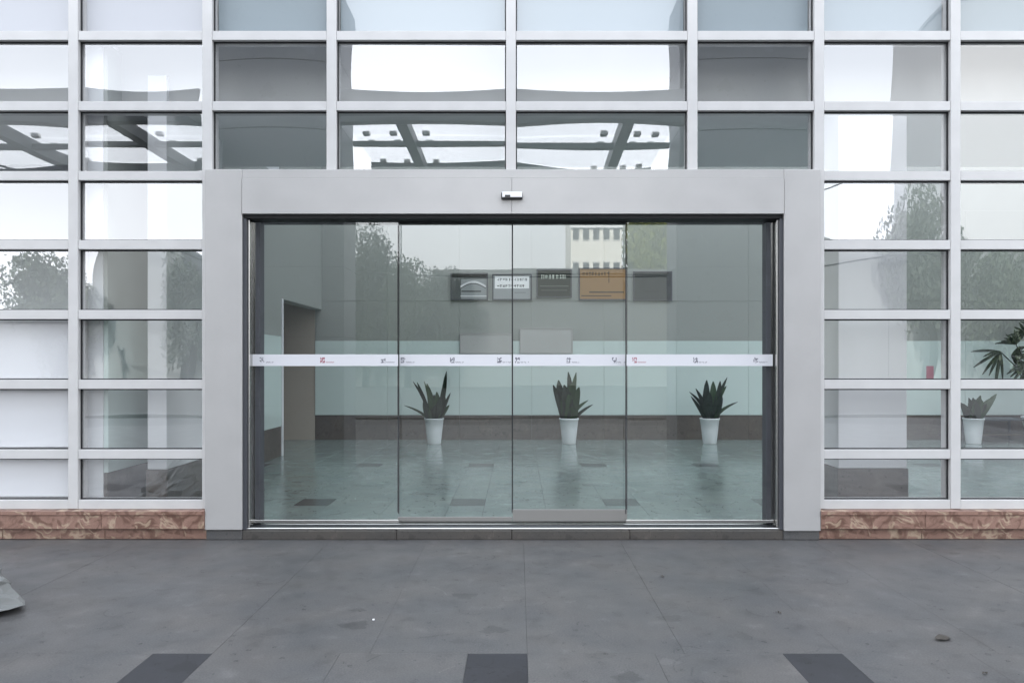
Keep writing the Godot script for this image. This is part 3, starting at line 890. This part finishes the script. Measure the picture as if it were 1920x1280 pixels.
func build_street() -> void:
	pylon(-3.98, -2.27, "broad grey clad pillar before the left side panes, mirrored in them")
	pylon(2.10, 3.86, "broad grey clad pillar before the right side panes, mirrored in them")
	canopy(-2.25, 2.08, [-1.45, 1.40], "glass and dark steel canopy between the pillars, mirrored above the door")
	canopy(-9.0, -4.0, [-6.8, -5.1], "glass and dark steel canopy left of the pillars, mirrored in the end panes")
	for k in 3:
		tree_meshes.append(leaf_cloud(300 + k, 2.5, 2.5, 17000, 0.085))
	var z := 39.8
	far_building("grey_building", -34.0, -18.5, 4.9, z + 4, 8.0, M.render_grey, 1, 0, "long low grey building, mirrored in the end panes")
	far_building("grey_building", -26.6, -21.4, 8.4, z + 1, 6.0, M.render_grey, 2, 0, "taller grey block, mirrored in the panes beside the door")
	far_building("grey_building", -5.5, 11.5, 7.3, z + 3, 8.0, M.render_grey, 2, 0, "long grey building under the sky, mirrored in the sliding leaves")
	far_building("grey_building", 18.0, 33.0, 9.3, z + 2, 7.0, M.render_grey, 2, 0, "plain grey block behind the dark trees, mirrored beside the white pier")
	far_building("grey_sky_block", 38.5, 52.0, 34.0, z + 20, 10.0, M.render_pale, 10, 0, "tall plain block added to grey the sky mirrored in the outermost right panes")  # blank block added so the end panes mirror grey instead of bright sky
	var lw := thing("boundary_wall", Vector3(0, -0.06, z + 1.6), "long grey boundary wall across the road, mirrored low in the glass", "wall")
	for k in 20:
		bx(lw, "wall_bay", -60.0 + k * 6.0 + 0.15, -54.0 + k * 6.0 - 0.15, -0.06, 4.7, z + 1.6, z + 1.85, M.render_grey, 0.01)
		bx(lw, "wall_post", -60.0 + k * 6.0 - 0.149, -60.0 + k * 6.0 + 0.149, -0.06, 4.9, z + 1.55, z + 1.9, M.render_grey, 0.01)
	for side in [-1.0, 1.0]:
		var up := thing("utility_pole", Vector3(side * 34.0 + 4.0, -0.06, 24.0), "utility pole beyond the %s pillar carrying the overhead cables" % ("left" if side < 0 else "right"), "pole", "utility poles")
		put(lathe([[0.16, 0.0], [0.10, 12.5], [0.0, 12.5]], 12), "shaft", M.bark, up)
		put(chamfered(Vector3(0.12, 0.12, 2.0), 0.01), "cross_arm", M.bark, up, Vector3(0, 12.0, 0))
	for a in [[5.0, 9.0, "lower overhead cable mirrored in the sliding leaves"], [8.2, 12.0, "upper overhead cable mirrored in the outermost right panes"]]:
		var cb := thing("overhead_cable", Vector3(4.0, a[0], 24.0), a[2], "cable", "overhead cables")
		var cs := SurfaceTool.new()
		cs.begin(Mesh.PRIMITIVE_TRIANGLES)
		var pts := []
		var rad := []
		for k in 33:
			var t := k / 16.0 - 1.0
			pts.append(Vector3(t * 34.0, (a[1] - a[0]) * t * t + 0.5 * t, 0.4))
			rad.append(0.028)
		tube(cs, pts, rad, 5)
		put(cs.commit(), "cable", M.black_plastic, cb)
	var wb := far_building("white_building", 3.9, 7.6, 12.5, z + 8, 6.0, M.render_white, 4, 5, "tall cream building with window rows, mirrored in the sliding leaf")
	bx(wb, "sign_board", 3.8, 7.8, 11.2, 12.0, z + 7.8, z + 7.93, M.white_plastic, 0.01)
	tree(Vector3(11.0, -0.06, z + 15.0), 18.0, 3.6, 2, "tall yellow-green tree mirrored in the right fixed leaf")
	for a in [[-29.0, 8.5, 3.4, 0, "round tree mirrored in the outermost left pane"], [-20.3, 8.2, 2.2, 1, "dark tree mirrored beside the left jamb panel"], [-9.4, 10.4, 2.7, 1, "tallest dark tree mirrored in the left fixed leaf"], [-6.8, 8.4, 2.4, 0, "dark tree mirrored where the fixed and sliding leaves overlap"],
			[-4.4, 7.7, 2.0, 1, "lower dark tree mirrored in the sliding leaf"], [25.6, 13.2, 3.0, 1, "tall dark tree mirrored beside the white pier"], [30.6, 8.6, 2.8, 0, "round dark tree mirrored above the potted palm"], [-12.4, 8.8, 2.6, 0, "tree half hidden behind the left pillar's reflection"], [13.0, 8.0, 3.0, 1, "tree half hidden behind the right pillar's reflection"]]:
		tree(Vector3(a[0], -0.06, z), a[1], a[2], a[3], a[4])

func build_sack() -> void:
	var o := thing("plastic_cover", Vector3(-3.545, 0.0, 1.80), "pale grey plastic sheet with one lifted corner at the left edge of the paving", "sheet")
	var n := noise(1.3, 3, 9)
	var nu := 46
	var nv := 13
	var jr := RandomNumberGenerator.new()
	jr.seed = 8
	var grid := []
	for j in nv + 1:
		var row := []
		var v := float(j) / nv          # 0 hem, 1 apex
		for i in nu:
			var a := TAU * i / nu
			var corner := pow(absf(cos((a - 0.02) * 2)), 3.0)
			var r := 0.44 + 0.17 * corner + 0.012 * sin(a * 13 + 1) + 0.03 * n.get_noise_2d(cos(a) * 2, sin(a) * 2)
			var f := 0.05 * (0.5 - absf(sin(a * 4.5 + 0.7 + v * 1.5 + n.get_noise_2d(a * 2, v) * 1.2))) * (1 - v) * minf(1.0, v * 5 + 0.35) + 0.05 * n.get_noise_3d(cos(a) * 1.5, sin(a) * 1.5, v * 2.5)
			var rr := r * (1 - v) * (1 + 0.12 * v) + f * (1 - v) + 0.10 * v * (1.0 if j < nv else 0.0)
			var hem := 0.008 + 0.030 * corner + 0.015 * (1 + sin(a * 6 + 2)) * (1 - corner)
			var y := lerpf(hem, 0.44, pow(v, 0.95)) + (0.016 * n.get_noise_3d(cos(a) * 3, sin(a) * 3, v * 4) + 0.018 * (0.35 - absf(n.get_noise_3d(cos(a) * 1.9 + 5, sin(a) * 1.9, v * 2.2))) * v * (1 - v) * 4 if j > 0 else 0.0)
			rr *= 1.0 + (jr.randf_range(-0.05, 0.05) if j < nv else 0.0)
			row.append(Vector3(cos(a) * rr, maxf(0.004, y + (jr.randf_range(-0.008, 0.008) if j > 0 and j < nv else 0.0)), sin(a) * rr))
		grid.append(row)
	var st := SurfaceTool.new()
	st.begin(Mesh.PRIMITIVE_TRIANGLES)
	st.set_smooth_group(-1)
	for j in nv:
		for i in nu:
			var q := (i + 1) % nu
			for p in [grid[j][i], grid[j + 1][q], grid[j][q], grid[j][i], grid[j + 1][i], grid[j + 1][q]]:
				st.add_vertex(p)
	st.generate_normals()
	put(st.commit(), "sheet", M.sack, o)
	put(chamfered(Vector3(0.26, 0.26, 0.26), 0.02), "covered_block", M.sack, o, Vector3(-0.02, 0.132, 0))

func fallen_leaf(px: float, py: float, size: float, label: String, m: Material) -> void:
	var Z := 1397.0 * EYE / (py - 680)
	var o := thing("fallen_leaf", Vector3((px - 970) * Z / 1397.0, 0.002, 6.2 - Z), label, "leaf", "dry leaves and scraps on the paving", rng.randf() * TAU)
	var st := SurfaceTool.new()
	st.begin(Mesh.PRIMITIVE_TRIANGLES)
	var pts := []
	var half := []
	for k in 7:
		var t := k / 6.0
		pts.append(Vector3((t - 0.5) * size, 0.002 + 0.008 * sin(t * 5) * sin(t * 5), 0))
		half.append(size * 0.28 * pow(maxf(0.05, sin(PI * (0.06 + 0.9 * t))), 0.8))
	blade(st, pts, half, Vector3(0, 0, 1), 0.15)
	put(st.commit(), "blade", m, o)

func _ready() -> void:
	rng.seed = 2024
	# camera: level, the lens shifted up a little
	var cam := Camera3D.new()
	cam.name = "camera"
	cam.near = 0.05
	cam.far = 600.0
	cam.projection = Camera3D.PROJECTION_FRUSTUM
	cam.size = 2.0 * 640.0 / 1397.0 * cam.near
	cam.frustum_offset = Vector2(-10.0, 40.0) / 1397.0 * cam.near
	cam.position = Vector3(0, EYE, 6.2)
	add_child(cam)
	cam.current = true
	# bright hazy sky
	var env := Environment.new()
	env.background_mode = Environment.BG_SKY
	var sky := Sky.new()
	var sm := ProceduralSkyMaterial.new()
	sm.sky_top_color = Color(0.80, 0.83, 0.875)
	sm.sky_horizon_color = Color(0.905, 0.905, 0.91)
	sm.sky_curve = 0.25
	sm.ground_bottom_color = Color(0.30, 0.30, 0.30)
	sm.ground_horizon_color = Color(0.55, 0.55, 0.55)
	var cl := noise(0.012, 5, 404).get_seamless_image(512, 256)
	cl.convert(Image.FORMAT_RGBA8)
	for y in 256:
		for x in 512:
			cl.set_pixel(x, y, Color(0.97, 0.975, 0.99, smoothstep(0.30, 0.75, cl.get_pixel(x, y).r)))
	sm.sky_cover = ImageTexture.create_from_image(cl)
	sm.sky_cover_modulate = Color(1, 1, 1, 0.22)
	sky.sky_material = sm
	env.sky = sky
	env.background_energy_multiplier = 1.0
	env.tonemap_mode = Environment.TONE_MAPPER_LINEAR
	env.tonemap_exposure = 4.6
	env.sdfgi_enabled = true
	env.ssao_enabled = true
	env.ssil_enabled = true
	var we := WorldEnvironment.new()
	we.name = "environment"
	we.environment = env
	add_child(we)
	var sun := DirectionalLight3D.new()
	sun.name = "sun"
	sun.rotation_degrees = Vector3(-30, 197, 0)   # from behind the building: the entrance lies in its shade
	sun.light_energy = 0.9
	sun.light_angular_distance = 0.6
	sun.light_color = Color(1.0, 0.98, 0.95)
	sun.shadow_enabled = true
	add_child(sun)

	make_materials()
	build_ground()
	build_lobby()
	build_facade()
	build_doors()
	build_street()
	build_pictures()
	build_interior_things()
	build_sack()
	fallen_leaf(1768, 1198, 0.11, "largest dry leaf on the paving, near the right edge", M.dead_leaf)
	fallen_leaf(1462, 1150, 0.028, "small dark scrap on the paving in front of the right jamb panel", M.dead_leaf)
	fallen_leaf(1848, 1264, 0.03, "dark scrap nearest the lower right corner", M.dead_leaf)
	fallen_leaf(1243, 1082, 0.04, "twig-like dark scrap in front of the right fixed leaf", M.dead_leaf)
	fallen_leaf(700, 1164, 0.02, "tiny white scrap on the paving, left of the middle", M.white_plastic)
